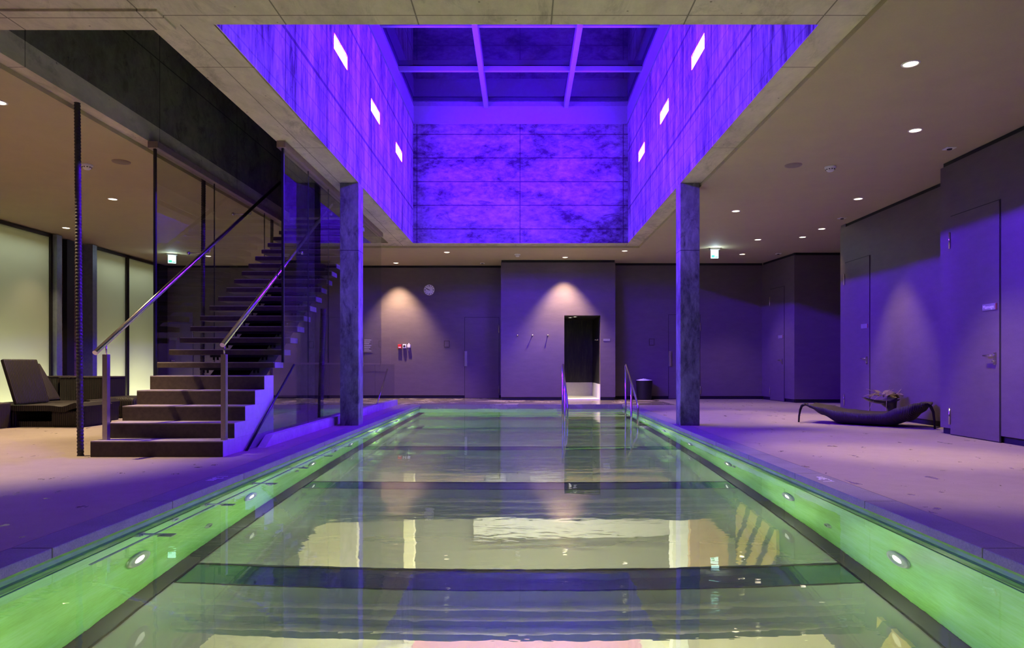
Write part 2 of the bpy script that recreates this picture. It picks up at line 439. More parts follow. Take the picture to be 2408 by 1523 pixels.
for (y0, y1) in ((2.9, 4.3), (6.0, 7.15)):
    b = newbm(); box(b, PX1 - .14, PX1 - .112, y0, y1, ZF - .62, ZF - .09); struct('trim_hazard_edge', b, M['hazard'])
for y in (2.5, 6.2, 9.0, 11.4, 14.2, 17.8):
    light('lower room lamp', 'AREA', (0, y, -2.0), 400, (1, .95, .82), shape='RECTANGLE', size=3.4, size_y=.25)

# ------------------------------------------------------------------ ceilings and concrete beams
b = newbm(); box(b, 2.78, 8.4, -3.2, 20.6, ZC, ZC + .3)
box(b, -4.72, 2.78, 16.2, 20.6, ZC, ZC + .3)
struct('ceiling', b, M['ceil'])
b = newbm(); box(b, -10.9, -4.88, -3.2, 20.6, ZC, ZC + .3); struct('ceiling_left', b, M['ceil'])
b = newbm(); box(b, -4.88, 2.78, -3.2, SY0, ZS, ZS + .35)
box(b, -4.88, -2.9, 5.40, 5.70, ZS - .02, ZS + .2)
struct('ceiling_front_slab', b, M['soffit'])
b = newbm(); box(b, 2.472, 2.78, SY0, 16.2, ZS, ZS + .25); box(b, 2.46, 2.475, SY0, SY1, ZS, ZS + .003); struct('ceiling_beam_right', b, M['soffit_long'])
b = newbm(); box(b, -3.11, SX0 - .012, SY0, SY1, ZS, ZS + .25); box(b, SX0 - .02, SX0, SY0, SY1, ZS, ZS + .003); struct('ceiling_beam_left', b, M['soffit_long'])
b = newbm(); box(b, -4.72, 2.46, SY1 + .012, 16.2, ZS, ZS + .25); box(b, -4.72, 2.46, SY1, SY1 + .02, ZS, ZS + .003); struct('ceiling_beam_back', b, M['soffit_long'])
b = newbm(); box(b, -4.88, -4.72, SY0, 16.2, ZS, ZS + .25); struct('ceiling_beam_outer', b, M['soffit_long'])

# stair void above the stairs
b = newbm()
box(b, -4.88, -4.72, SY0, 16.2, ZS + .25, 9.2)
box(b, -4.72, -3.11, SY1, 16.2, ZS + .25, 9.2)
box(b, -4.72, -3.11, SY0 - .2, SY0, ZS + .35, 9.2)
box(b, -3.11, -2.84, SY0, SY1, ZS + .25, 9.2)
box(b, -4.88, -2.84, SY0, 16.2, 9.2, 9.4)
struct('wall_stair_void', b, M['dark_concrete'])
b = newbm(); box(b, -4.71, -3.12, 13.75, 15.82, 3.92, 4.10, .01); struct('floor_landing', b, M['dark_concrete'])

# skylight shaft with recessed sconces
ZT = 6.55
SCON = [9.55, 11.8, 14.05]
def shaft_side(x, sgn):
    b = newbm(); th = .28
    holes = [(y - .36, y + .36, 5.22, 5.43) for y in SCON]
    yb = sorted({SY0, SY1, *[h[0] for h in holes], *[h[1] for h in holes]}); zb = [ZS + .002, 5.22, 5.43, ZT]
    for y0, y1 in zip(yb, yb[1:]):
        for z0, z1 in zip(zb, zb[1:]):
            if any(abs(y0 - h[0]) < 1e-6 and abs(z0 - h[2]) < 1e-6 for h in holes):
                d = x - sgn * .13
                quad(b, [(x, y0, z0), (d, y0, z0), (d, y0, z1), (x, y0, z1)]); quad(b, [(x, y1, z0), (d, y1, z0), (d, y1, z1), (x, y1, z1)])
                quad(b, [(x, y0, z0), (d, y0, z0), (d, y1, z0), (x, y1, z0)]); quad(b, [(x, y0, z1), (d, y0, z1), (d, y1, z1), (x, y1, z1)])
                quad(b, [(d, y0, z0), (d, y1, z0), (d, y1, z1), (d, y0, z1)])
            else:
                quad(b, [(x, y0, z0), (x, y1, z0), (x, y1, z1), (x, y0, z1)])
    e = x - sgn * th
    quad(b, [(e, SY0, ZS + .002), (e, SY1, ZS + .002), (e, SY1, ZT), (e, SY0, ZT)])
    quad(b, [(x, SY0, ZT), (x, SY1, ZT), (e, SY1, ZT), (e, SY0, ZT)])
    return b
struct('wall_shaft_left', shaft_side(SX0, 1), M['shaft'], recalc=False)
struct('wall_shaft_right', shaft_side(SX1, -1), M['shaft'], recalc=False)
b = newbm(); box(b, SX0, SX1, SY1, SY1 + .3, ZS + .002, ZT)
box(b, 1.62, SX1, SY1 - .004, SY1, ZS + .002, 4.16)
struct('wall_shaft_back', b, M['shaft_end'])
b = newbm(); box(b, SX0 - .28, SX1 + .28, SY0 - .3, SY0, ZS + .35, ZT); struct('wall_shaft_front', b, M['shaft_end'])
def sconce(x, sgn, y, label):
    t = thing('wall_sconce', label, 'wall light', (x, y, 5.325), 0, 'recessed sconces in the skylight shaft')
    b = newbm(); d = -sgn * .125
    box(b, min(d, d + sgn * .012), max(d, d + sgn * .012), -.34, .34, -.095, .095); obj('housing', b, M['white'], t)
    b = newbm(); box(b, min(d + sgn * .04, d + sgn * .108), max(d + sgn * .04, d + sgn * .108), -.343, .343, -.098, .098, .012); o = obj('diffuser', b, M['glow_blue'], t); o['label'] = 'glowing diffuser'
    for s in (-1, 1):
        b = newbm(); box(b, min(d, d + sgn * .12), max(d, d + sgn * .12), s * .352 - .006, s * .352 + .006, -.1, .1)
        obj('end_plate', b, M['white'], t)
for i, y in enumerate(SCON):
    w_ = ('nearest the camera', 'in the middle of the row', 'nearest the far end wall')[i]
    sconce(SX0, 1, y, 'glowing recessed sconce in the left shaft wall, ' + w_)
    sconce(SX1, -1, y, 'glowing recessed sconce in the right shaft wall, ' + w_)
BL_E = 460
for x, s in ((SX0 + .03, 1), (SX1 - .03, -1)):
    b = newbm(); box(b, min(x - s * .03, x - s * .002), max(x - s * .03, x - s * .002), 6.94, 7.66, 5.22, 5.43, .004); struct('trim_shaft_lamp', b, M['white'])
    light('violet shaft lamp', 'AREA', (x, 7.3, 5.325), BL_E, BLUE, (0, R(-90 * s), 0), shape='RECTANGLE', size=.19, size_y=.68)

# skylight frame and glazing
b = newbm()
for x0, x1 in ((SX0 - .03, SX0 + .02), (SX1 - .02, SX1 + .03)): box(b, x0, x1, SY0, SY1, ZT, 6.95, .004)
box(b, SX0, SX1, SY1 - .02, SY1 + .03, ZT, 6.95); box(b, SX0, SX1, SY0 - .03, SY0 + .02, ZT, 6.95)
for x0, x1 in ((SX0, SX0 + .028), (SX1 - .028, SX1)): box(b, x0, x1, SY0, SY1, ZT - .012, ZT + .006)
box(b, SX0, SX1, SY1 - .028, SY1, ZT - .012, ZT + .006)
sky = sempty('window_1'); sky['label'] = 'violet lit rectangular skylight above the pool'
obj('upstand', b, M['skyframe'], sky)
for x in (-.84, 1.02):
    b = newbm(); box(b, x - .05, x + .05, SY0, SY1, 6.90, 7.10, .005); obj('rafter', b, M['skyframe'], sky)
for y in (8.4, 10.25, 12.1, 13.95):
    b = newbm(); box(b, SX0, SX1, y - .035, y + .035, 6.95, 7.05, .004); obj('glazing_bar', b, M['skyframe'], sky)
b = newbm(); box(b, SX0, SX1, SY0, SY1, 7.06, 7.085); obj('pane', b, M['skyglass'], sky)
b = newbm(); 
for x0, x1, y0, y1 in ((SX0 - .3, SX0, SY0, SY1), (SX1, SX1 + .3, SY0, SY1), (SX0, SX1, SY1, SY1 + .3), (SX0, SX1, SY0 - .3, SY0)): box(b, x0, x1, y0, y1, 6.95, 9.4)
box(b, SX0 - .3, SX1 + .3, SY0 - .3, SY1 + .3, 9.4, 9.5)
struct('ceiling_roof_cavity', b, M['roofdark'])

# ------------------------------------------------------------------ concrete columns
for x0, x1, lab in ((-2.83, SX0, 'grey square concrete column on the left pool edge beside the stairs'), (SX1 - .005, 2.755, 'grey square concrete column on the right pool edge')):
    b = newbm(); box(b, x0, x1, 10.56, 10.86, -.06, ZS, .008)
    o = struct('column', b, M['column']); o['kind'] = 'structure'

# ------------------------------------------------------------------ walls
def wall_seg(name, p0, p1, th=.25, z0=.085, z1=3.655, mat='wall', hole=None):
    """vertical slab from p0 to p1; room lies to the right-hand side of p0->p1 turned... thickness goes to the left normal"""
    p0, p1 = Vector((*p0, 0)), Vector((*p1, 0)); d = (p1 - p0); L = d.length; a = math.atan2(d.y, d.x)
    Mx = Matrix.Translation(p0) @ Matrix.Rotation(a, 4, 'Z')
    b = newbm()
    if hole is None: box(b, 0, L, 0, th, z0, z1, M=Mx)
    else:
        h0, h1, hz = hole
        box(b, 0, h0, 0, th, z0, z1, M=Mx); box(b, h1, L, 0, th, z0, z1, M=Mx); box(b, h0, h1, 0, th, hz, z1, M=Mx)
    o = struct(name, b, M[mat])
    b = newbm()
    if hole is None: box(b, .012, L - .012, .035, th - .01, 0, 4.0, M=Mx)
    else: box(b, .012, h0 - .002, .035, th - .01, 0, 4.0, M=Mx); box(b, h1 + .002, L - .012, .035, th - .01, 0, 4.0, M=Mx); box(b, h0, h1, .035, th - .01, hz + .2, 4, M=Mx)
    struct(name.replace('wall', 'baseboard'), b, M['black'])
    return o
YL, YP, YR = 19.05, 18.05, 18.6
wall_seg('wall_back_left', (-10.2, YL), (-.56, YL))
PXa, PXb = -.564, 2.47
wall_seg('wall_back_shower', (PXa, YP), (PXb, YP), hole=(1.117 - PXa, 2.076 - PXa, 2.25))
b = newbm(); box(b, PXa, PXa + .2, YP + .25, YL + .2, 0, ZC); box(b, PXb - .2, PXb, YP + .25, YR + .2, 0, ZC); struct('wall_back_shower_return', b, M['wall'])
wall_seg('wall_back_right', (PXb, YR), (6.58, YR))
wall_seg('wall_nook_left', (6.55, YR), (6.74, 16.85), th=.25)
wall_seg('wall_nook_front', (6.74, 16.85), (7.9, 16.85))
wall_seg('wall_nook_right', (7.88, 17.0), (7.88, 13.5))
wall_seg('wall_right_far', (6.36, 13.6), (6.36, 9.3))
b = newbm(); box(b, 6.37, 8.2, 13.4, 13.6, 0, ZC); struct('wall_right_return', b, M['wall'])
wall_seg('wall_right_near', (5.79, 9.42), (5.79, -3.2), th=.6)
b = newbm(); box(b, -10.9, 8.4, -3.4, -3.2, 0, 4); struct('wall_front', b, M['wall'])
b = newbm(); box(b, -10.35, -10.05, -3.2, 10.6, 0, 4); struct('wall_left', b, M['wall'])

# shower interior
b = newbm(); box(b, .9, 1.117, YP + .25, 20.2, 0, 2.6); box(b, 2.076, 2.3, YP + .25, 20.2, 0, 2.6); box(b, 1.117, 2.076, 20.1, 20.3, .42, 2.6)
box(b, 1.117, 2.076, YP + .25, 20.1, 2.25, 2.6)
struct('wall_shower_lining', b, M['bamboo'])
b = newbm(); box(b, 1.118, 2.075, 20.08, 20.3, 0, .42); box(b, 2.06, 2.075, YP + .02, 20.08, 0, .42); box(b, 1.118, 1.132, YP + .02, 20.08, 0, .42); box(b, 1.132, 2.06, YP + .1, 20.08, 0, .03)
struct('wall_shower_tiles', b, M['tile'])
b = newbm(); tube(b, [(2.06, 18.5, 1.63), (2.06, 19.5, 1.63)], .018, 8); tube(b, [(2.06, 18.6, 1.63), (1.98, 18.6, 1.62)], .012, 8)
tag(obj('shower_rail', b, M['steel']), 'steel shower bar on the right wall inside the shower doorway', 'rail')

# left wall: backlit frosted glazing with niches behind
def glazed(name, y0, y1, lab):
    t = sempty(name); t['label'] = lab
    b = newbm(); X = -10.0
    box(b, X - .05, X + .05, y0, y0 + .05, 0, 3.70); box(b, X - .05, X + .05, y1 - .05, y1, 0, 3.70)
    box(b, X - .05, X + .05, y0, y1, 3.64, 3.70); box(b, X - .05, X + .05, y0, y1, 0, .05)
    obj('frame', b, M['darkmetal'], t)
    b = newbm(); box(b, X - .01, X + .004, y0 + .05, y1 - .05, .05, 3.64); obj('pane', b, M['frosted'], t)
    b = newbm(); box(b, X + .05, X + .075, y1 - .10, y1 - .07, 1.05, 1.18); obj('handle', b, M['darkmetal'], t)
    light('glazing floor lamp', 'AREA', (X - .17, (y0 + y1) / 2, .06), 58 * (y1 - y0), (1, .95, .70), (R(180), R(-14), 0), shape='RECTANGLE', size=.12, size_y=y1 - y0 - .1)
    light('glazing top lamp', 'AREA', (X - .42, (y0 + y1) / 2, 3.5), 5 * (y1 - y0), (.86, .95, 1), (0, 0, 0), shape='RECTANGLE', size=.12, size_y=y1 - y0 - .1)
glazed('window_2', 10.65, 14.42, 'backlit frosted pane at the far left')
glazed('window_3', 15.78, 17.18, 'backlit frosted pane right of the timber pier')
glazed('window_4', 17.18, 18.6, 'backlit frosted pane next to the back wall')
b = newbm(); box(b, -10.75, -10.7, 10.4, 19.2, -.02, 3.72); box(b, -10.7, -10.1, 10.4, 10.6, 0, 3.72); box(b, -10.7, -10.06, 18.65, 19.2, 0, 3.72)
struct('wall_niche_left', b, M['nichegrey'])
b = newbm(); box(b, -10.7, -10.12, 14.5, 15.7, 0, 3.72); struct('wall_pier_left', b, M['timber'])
b = newbm(); box(b, -10.12, -9.86, 14.42, 14.58, 0, 3.70, .004); box(b, -10.12, -9.86, 15.62, 15.78, 0, 3.70, .004)
struct('trim_mullion', b, M['bluegrey'])
b = newbm(); box(b, -10.12, -10.02, 14.98, 15.22, 0, 3.7); struct('trim_pier_post', b, M['black'])
b = newbm(); box(b, -10.1, -9.93, 18.6, 19.06, 0, 3.7); struct('trim_corner_post', b, M['darkmetal'])

# ------------------------------------------------------------------ doors (flush panels)
def door(name, loc, rz, w, h, hand='lever', hs=1, plate=None, lab=None, hinge=True):
    t = sempty(name, loc, rz)
    if lab: t['label'] = lab
    b = newbm(); box(b, -w / 2 - .012, w / 2 + .012, -.004, .01, .0, h + .012); obj('reveal', b, M['black'], t)
    b = newbm(); box(b, -w / 2, w / 2, -.014, .008, .012, h, .002); obj('leaf', b, M['wall'], t)
    hx = hs * (w / 2 - .07)
    if hand == 'lever':
        b = newbm(); tube(b, [(hx, -.014, 1.06), (hx, -.06, 1.06), (hx - hs * .01, -.066, 1.06), (hx - hs * .14, -.066, 1.06)], .011, 10)
        ho = obj('handle', b, M['steel'], t)
        b = newbm(); box(b, hx - .02, hx + .02, -.024, -.013, .95, 1.10, .003); obj('escutcheon', b, M['steel'], t)
        b = newbm(); tube(b, [(hx, -.013, .99), (hx, -.05, .99)], .012, 8); obj('lock', b, M['steel'], t)
    else:
        b = newbm(); box(b, hs * (w / 2 - .03) - .035, hs * (w / 2 - .03) + .035, -.05, -.013, .90, 1.32, .004); obj('handle', b, M['steelpost'], t)
    if hinge:
        for z in (.25, h - .32):
            b = newbm(); tube(b, [(-hs * (w / 2 + .004), -.024, z - .11), (-hs * (w / 2 + .004), -.024, z + .11)], .012, 8); obj('hinge', b, M['steel'], t)
    if plate is not None:
        px, pz = hs * (w / 2 - .16), 1.66
        b = newbm(); box(b, px - .13, px + .13, -.022, -.013, pz - .04, pz + .04, .002); pl = obj('sign_plate', b, M['plate'], t)
        b = newbm(); box(b, px + .108, px + .129, -.026, -.021, pz - .038, pz + .038, .002); obj('end_cap', b, M['darkred'], pl)
        if plate: text('lettering', plate, .062, M['letter'], Matrix.Translation((px - .02, -.0235, pz)) @ Matrix.Rotation(R(90), 4, 'X'), pl)
    return t
door('door_1', (-1.13, YL, 0), 0, .95, 2.26, 'bar', -1, lab='dark flush door left of the shower block')
door('door_2', (4.43, YR, 0), 0, .85, 2.30, 'bar', -1, lab='flush door behind the right column')
door('door_3', (6.645, 17.72, 0), R(-83.6), .74, 2.94, 'lever', 1, '', lab='tall flush door in the angled nook wall')
door('door_4', (6.36, 12.92, 0), R(-90), .95, 2.94, 'lever', 1, '', lab='tall flush door behind the lounger')
door('door_5', (5.79, 8.71, 0), R(-90), .94, 2.94, 'lever', 1, 'Massage', lab='tall flush door at the right edge')
door('door_6', (-9.56, YL, 0), 0, .68, 2.10, 'lever', -1, '', lab='low flush door in the dim left corner')

# ------------------------------------------------------------------ staircase
rise, run, Y0 = .163, .28, 6.98
XL, XR = -4.43, -3.07
st = thing('staircase', 'open tread staircase with solid lower steps and two steel handrails left of the pool', 'stairs', (0, 0, 0))
for k in range(5):
    b = newbm(); y = Y0 + run * k
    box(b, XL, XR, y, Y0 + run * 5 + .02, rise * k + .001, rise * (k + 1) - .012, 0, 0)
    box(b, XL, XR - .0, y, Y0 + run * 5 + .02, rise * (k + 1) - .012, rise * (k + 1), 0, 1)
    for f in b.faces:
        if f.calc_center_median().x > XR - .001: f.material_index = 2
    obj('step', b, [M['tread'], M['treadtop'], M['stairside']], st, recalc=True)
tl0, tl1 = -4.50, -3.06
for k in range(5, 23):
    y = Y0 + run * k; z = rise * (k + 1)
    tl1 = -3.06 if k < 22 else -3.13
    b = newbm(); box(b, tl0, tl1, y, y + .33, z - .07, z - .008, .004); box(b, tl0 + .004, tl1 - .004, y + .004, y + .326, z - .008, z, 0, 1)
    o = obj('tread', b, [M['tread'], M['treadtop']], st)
    b = newbm(); box(b, tl1, tl1 + .008, y + .02, y + .31, z - .072, z - .002)
    obj('end_plate', b, M['plate'], o)
    b = newbm(); box(b, -4.0, -3.26, y + .06, y + .28, z - .10, z - .071)
    for dx in (-3.97, -3.92, -3.34, -3.29):
        tube(b, [(dx, y + .1, z - .135), (dx, y + .1, z - .098)], .014, 8)
    obj('bracket', b, M['stringer'], o)
b = newbm()
ya, yb_ = Y0 + run * 4.2, Y0 + run * 23; sl = rise / run
def zs(y): return (y - Y0) * sl
for x0, x1 in ((-3.86, -3.38),):
    vs = [b.verts.new((x, y, zs(y) + dz)) for x in (x0, x1) for (y, dz) in ((ya, -.02), (yb_, -.02), (yb_, -.36), (ya, -.36))]
    for f in ((0, 1, 2, 3), (7, 6, 5, 4), (0, 4, 5, 1), (1, 5, 6, 2), (2, 6, 7, 3), (3, 7, 4, 0)): b.faces.new([vs[i] for i in f])
obj('stringer', b, M['stringer'], st)
def rail_z(y): return 1.15 + (y - 7.06) * .595
for x, yend, y0r in ((-4.345, 12.2, 6.92), (-3.112, 11.1, 7.06)):
    b = newbm(); tube(b, [(x, y0r, rail_z(y0r)), (x, yend, rail_z(yend))], .026, 16)
    h = obj('handrail', b, M['steel'], st)
    b = newbm(); box(b, x - .026, x + .026, 7.08, 7.135, rise, 1.055, .003); obj('post', b, M['steelpost'], h)
    b = newbm(); tube(b, [(x, 7.107, 1.05), (x, 7.107, rail_z(7.107) - .02)], .008, 8); obj('stem', b, M['steel'], h)
    for y in (9.45, 10.9):
        gx = -4.634 if x < -4 else -3.056
        b = newbm(); tube(b, [(x, y, rail_z(y) - .02), (x, y, rail_z(y) - .075), (gx, y, rail_z(y) - .075)], .008, 8); lathe(b, [(0, -.012), (.024, -.012), (.024, .012), (0, .012)], 16, Matrix.Translation((gx, y, rail_z(y) - .075)) @ Matrix.Rotation(R(90), 4, 'Y'))
        obj('bracket', b, M['steel'], h)

# glass screens either side of the stairs
def screen(label, x, joints, z0f, hx0, hx1):
    t = thing('glass_screen', label, 'glass screen')
    for ya, yb in zip(joints, joints[1:]):
        b = newbm(); za, zb = z0f(ya), z0f(yb)
        vs = [b.verts.new((xx, y, z)) for xx in (x - .006, x + .006) for (y, z) in ((ya + .004, za), (yb - .004, zb), (yb - .004, 3.70), (ya + .004, 3.70))]
        for f in ((0, 1, 2, 3), (7, 6, 5, 4), (0, 4, 5, 1), (1, 5, 6, 2), (2, 6, 7, 3), (3, 7, 4, 0)): b.faces.new([vs[i] for i in f])
        obj('pane', b, M['glass'], t)
    b = newbm(); box(b, x - .014, x + .014, joints[0] - .03, joints[0] + .003, z0f(joints[0]), 3.70); obj('edge_seal', b, M['sealant'], t)
    for j in joints[1:-1]:
        b = newbm(); box(b, x - .008, x + .008, j - .004, j + .004, z0f(j), 3.70); obj('edge_seal', b, M['sealant'], t)
    b = newbm(); box(b, hx0, hx1, joints[0] - .06, joints[-1], 3.685, 3.768, .004); obj('header_rail', b, M['brownmetal'], t)
    return t
GX = -3.03
tl = screen('tall clear glass screen on the pool side of the stairs, under the concrete beam', GX, [8.63, 9.63, 10.63, 12.5, 14.6], lambda y: .975, -3.095, -2.985)
screen('tall clear glass screen on the lounge side of the stairs', -4.66, [8.65, 10.3, 12.3, 14.3], lambda y: .0, -4.73, -4.60)
# low balustrade below the stair line
t = thing('glass_balustrade', 'low clear glass balustrade on a concrete kerb beside the stairs and left column', 'balustrade')
b = newbm(); x = GX
vs = [b.verts.new((xx, y, z)) for xx in (x - .006, x + .006) for (y, z) in ((7.5, .01), (9.62, .01), (9.62, .95), (9.05, .95))]
for f in ((0, 1, 2, 3), (7, 6, 5, 4), (0, 4, 5, 1), (1, 5, 6, 2), (2, 6, 7, 3), (3, 7, 4, 0)): b.faces.new([vs[i] for i in f])
obj('pane', b, M['lowglass'], t)
for ya, yb in ((9.63, 11.8), (11.81, 14.0), (14.01, 16.1)):
    b = newbm(); box(b, x - .006, x + .006, ya, yb, .0, .95); obj('pane', b, M['lowglass'], t)
b = newbm(); tube(b, [(x, 7.47, .0), (x, 9.04, .945)], .014, 8); obj('edge_seal', b, M['sealant'], t)
b = newbm()
vs = [b.verts.new((xx, y, z)) for xx in (-3.018, -2.93) for (y, z) in ((7.75, 0), (16.0, 0), (16.0, .125), (8.0, .125))]
for f in ((0, 1, 2, 3), (7, 6, 5, 4), (0, 4, 5, 1), (1, 5, 6, 2), (2, 6, 7, 3), (3, 7, 4, 0)): b.faces.new([vs[i] for i in f])
o = obj('kerb', b, M['kerb']); tag(o, 'low concrete kerb along the foot of the glass balustrade', 'kerb')
b = newbm(); tube(b, [(-3.12, 15.75, .84), (-3.12, 14.5, .02)], .018, 10); tag(obj('grab_rail', b, M['steel']), 'slanted steel rail behind the glass balustrade beyond the left column', 'rail')

# leaning ribbed steel rods
def rod(p0, p1, lab, r0=.030):
    b = newbm(); p0, p1 = Vector(p0), Vector(p1); n = 420
    tube(b, [p0.lerp(p1, i / n) for i in range(n + 1)], [r0 * (1 + .08 * (1 if (i % 4) < 2 else -.8)) for i in range(n + 1)], 10)
    tag(obj('ribbed_rod', b, M['rodmetal']), lab, 'rod', 'ribbed steel rods by the stairs')
rod((-4.59, 7.07, .0), (-4.80, 7.34, ZS), 'dark ribbed steel rod leaning beside the lowest stair step')
rod((-4.80, 10.2, .0), (-4.80, 10.25, ZS), 'dark ribbed steel rod behind the left glass screen, second from the camera')
rod((-4.80, 13.0, .0), (-4.80, 13.05, ZS), 'dark ribbed steel rod behind the upper treads, farthest from the camera')
rod((-3.62, 12.2, .0), (-3.58, 12.25, 1.95), 'short dark steel prop standing under the upper stairs', .05)

# ------------------------------------------------------------------ pool fittings
def pool_lamp(x, y, z, sgn, lab, r=.125):
    t = thing('underwater_lamp', lab, 'pool lamp', (x, y, z), 0, 'round underwater lamps')
    Mx = Matrix.Rotation(R(90 * sgn), 4, 'Y')
    b = newbm(); lathe(b, [(r * .50, .014), (r * .56, .026), (r * .94, .020), (r, .008), (r, 0)], 40, Mx); obj('ring', b, M['steelring'], t)
    b = newbm(); lathe(b, [(0, .020), (r * .4, .018), (r * .51, .012)], 32, Mx); obj('lens', b, M['glow_lamp'], t)
    light('underwater light', 'POINT', (sgn * .13, 0, 0), LAMP_E, (.92, 1, .74), parent=t, shadow_soft_size=0)
LAMP_E = 24
M['steelring'] = plain('green tinted steel ring', (.34, .40, .36), .35, .5)
nth = ['nearest the camera', 'second from the camera', 'third from the camera', 'fourth from the camera', 'fifth from the camera', 'sixth from the camera', 'farthest from the camera']
for i in range(7):
    y = 4.33 + 1.79 * i
    pool_lamp(PX0 - .02, y, -.84, 1, 'glowing round lamp in the left pool wall, ' + nth[i])
    pool_lamp(PX1 + .02, y, -.84, -1, 'glowing round lamp in the right pool wall, ' + nth[i])
for x, s in ((PX0 - .02, 1), (PX1 + .02, -1)):
    light('underwater light', 'POINT', (x + s * .17, 2.54, -.84), LAMP_E, (.92, 1, .74), shadow_soft_size=0)
def nozzle(x, y, z, sgn, lab, r=.05, grp='pool wall nozzles', mat='steelring'):
    t = thing('pool_nozzle', lab, 'nozzle', (x, y, z), 0, grp); Mx = Matrix.Rotation(R(90 * sgn), 4, 'Y')
    b = newbm(); lathe(b, [(r * .45, .004), (r * .5, .022), (r * .92, .018), (r, .006), (r, 0)], 28, Mx); obj('flange', b, M[mat], t)
    b = newbm(); lathe(b, [(0, .014), (r * .35, .012), (r * .47, .004)], 20, Mx); obj('cap', b, M['steel'], t)
nozzle(PX0 - .02, 4.78, -.31, 1, 'small round nozzle high on the left pool wall near the bar')
nozzle(PX0 - .02, 5.30, -1.02, 1, 'small round nozzle low on the left pool wall, nearest the camera')
nozzle(PX0 - .02, 6.59, -.77, 1, 'small round nozzle after the second left pool lamp')
nozzle(PX0 - .02, 7.38, -.80, 1, 'small round nozzle before the third left lamp, nearer one of a pair')
nozzle(PX0 - .02, 7.60, -.78, 1, 'small round nozzle before the third left lamp, farther one of a pair')
nozzle(PX0 - .02, 8.86, -.70, 1, 'large dark round inlet on the left pool wall, lower of two', .13)
nozzle(PX0 - .02, 8.80, -.36, 1, 'large dark round inlet on the left pool wall, upper of two', .10)
nozzle(PX1 + .02, 5.33, -1.04, -1, 'small round nozzle low on the right pool wall, nearest the camera')
nozzle(PX1 + .02, 7.69, -.82, -1, 'small round nozzle on the right pool wall before the third lamp')
ga = thing('pool_wall_bar', 'submerged grab bar on flat brackets along the left pool wall', 'grab bar', (0, 0, 0))
for k in range(9):
    y = 4.3 + .9 * k; b = newbm()
    box(b, PX0 - .021, PX0 + .03, y - .035, y + .035, -.27, -.19, .004); box(b, PX0 + .02, PX0 + .15, y - .012, y + .012, -.245, -.215, .003)
    vs = box(b, PX0 + .14, PX0 + .23, y - .035, y + .035, -.262, -.238, .004)
    obj('bracket', b, M['steelring'], ga)
b = newbm(); tube(b, [(PX0 + .05, 3.75, -.33), (PX0 + .05, 13, -.33)], .012, 10)
obj('bar', b, M['steelring'], ga)
for i, (x0, x1) in enumerate(((-2.25, -2.0), (-1.53, -1.06), (-.59, -.16), (.32, .74))):
    b = newbm(); box(b, x0, x1, PY1 + .005, PY1 + .031, -.42, -.27, .004)
    for q in range(1, 5): box(b, x0 + .01, x1 - .01, PY1 + .001, PY1 + .006, -.42 + .03 * q - .004, -.42 + .03 * q + .004)
    tag(obj('inlet_grille', b, M['black']), ('short dark grille under the far pool edge, leftmost', 'dark grille under the far pool edge, second from the left', 'dark grille under the far pool edge, third from the left', 'dark grille under the far pool edge, nearest the entry handrail')[i], 'grille', 'inlet grilles at the far pool end')

def pool_rail(x, lab):
    t = thing('pool_handrail', lab, 'handrail', (x, 0, 0), 0, 'pool entry handrails')
    b = newbm(); tube(b, [(0, 14.5, .90), (0, 14.46, .945), (0, 14.38, .935), (0, 13.0, .215), (0, 12.94, .16), (0, 12.93, .06), (0, 12.93, -1.3)], .021, 14); obj('rail', b, M['steel'], t)
    for y, z in ((14.47, .93), (13.72, .57)):
        b = newbm(); tube(b, [(0, y, z), (0, y, -1.2)], .021, 12); obj('post', b, M['steel'], t)
pool_rail(.86, 'steel pool entry handrail in front of the shower doorway')
pool_rail(2.2, 'steel pool entry handrail beside the right pool wall')

# lettering on the coping
M['letter2'] = M['letter']
o = text('depth_marking', '1.3m', .13, M['letter'], Matrix.Translation((PX0 - .115, 5.67, .0015)) @ Matrix.Rotation(R(-90), 4, 'Z'))
tag(o, 'pale depth lettering set in the left pool coping', 'lettering')
o = text('depth_marking', '1.3m', .13, M['letter'], Matrix.Translation((PX1 + .115, 5.62, .0015)) @ Matrix.Rotation(R(90), 4, 'Z'))
tag(o, 'pale depth lettering set in the right pool coping', 'lettering')

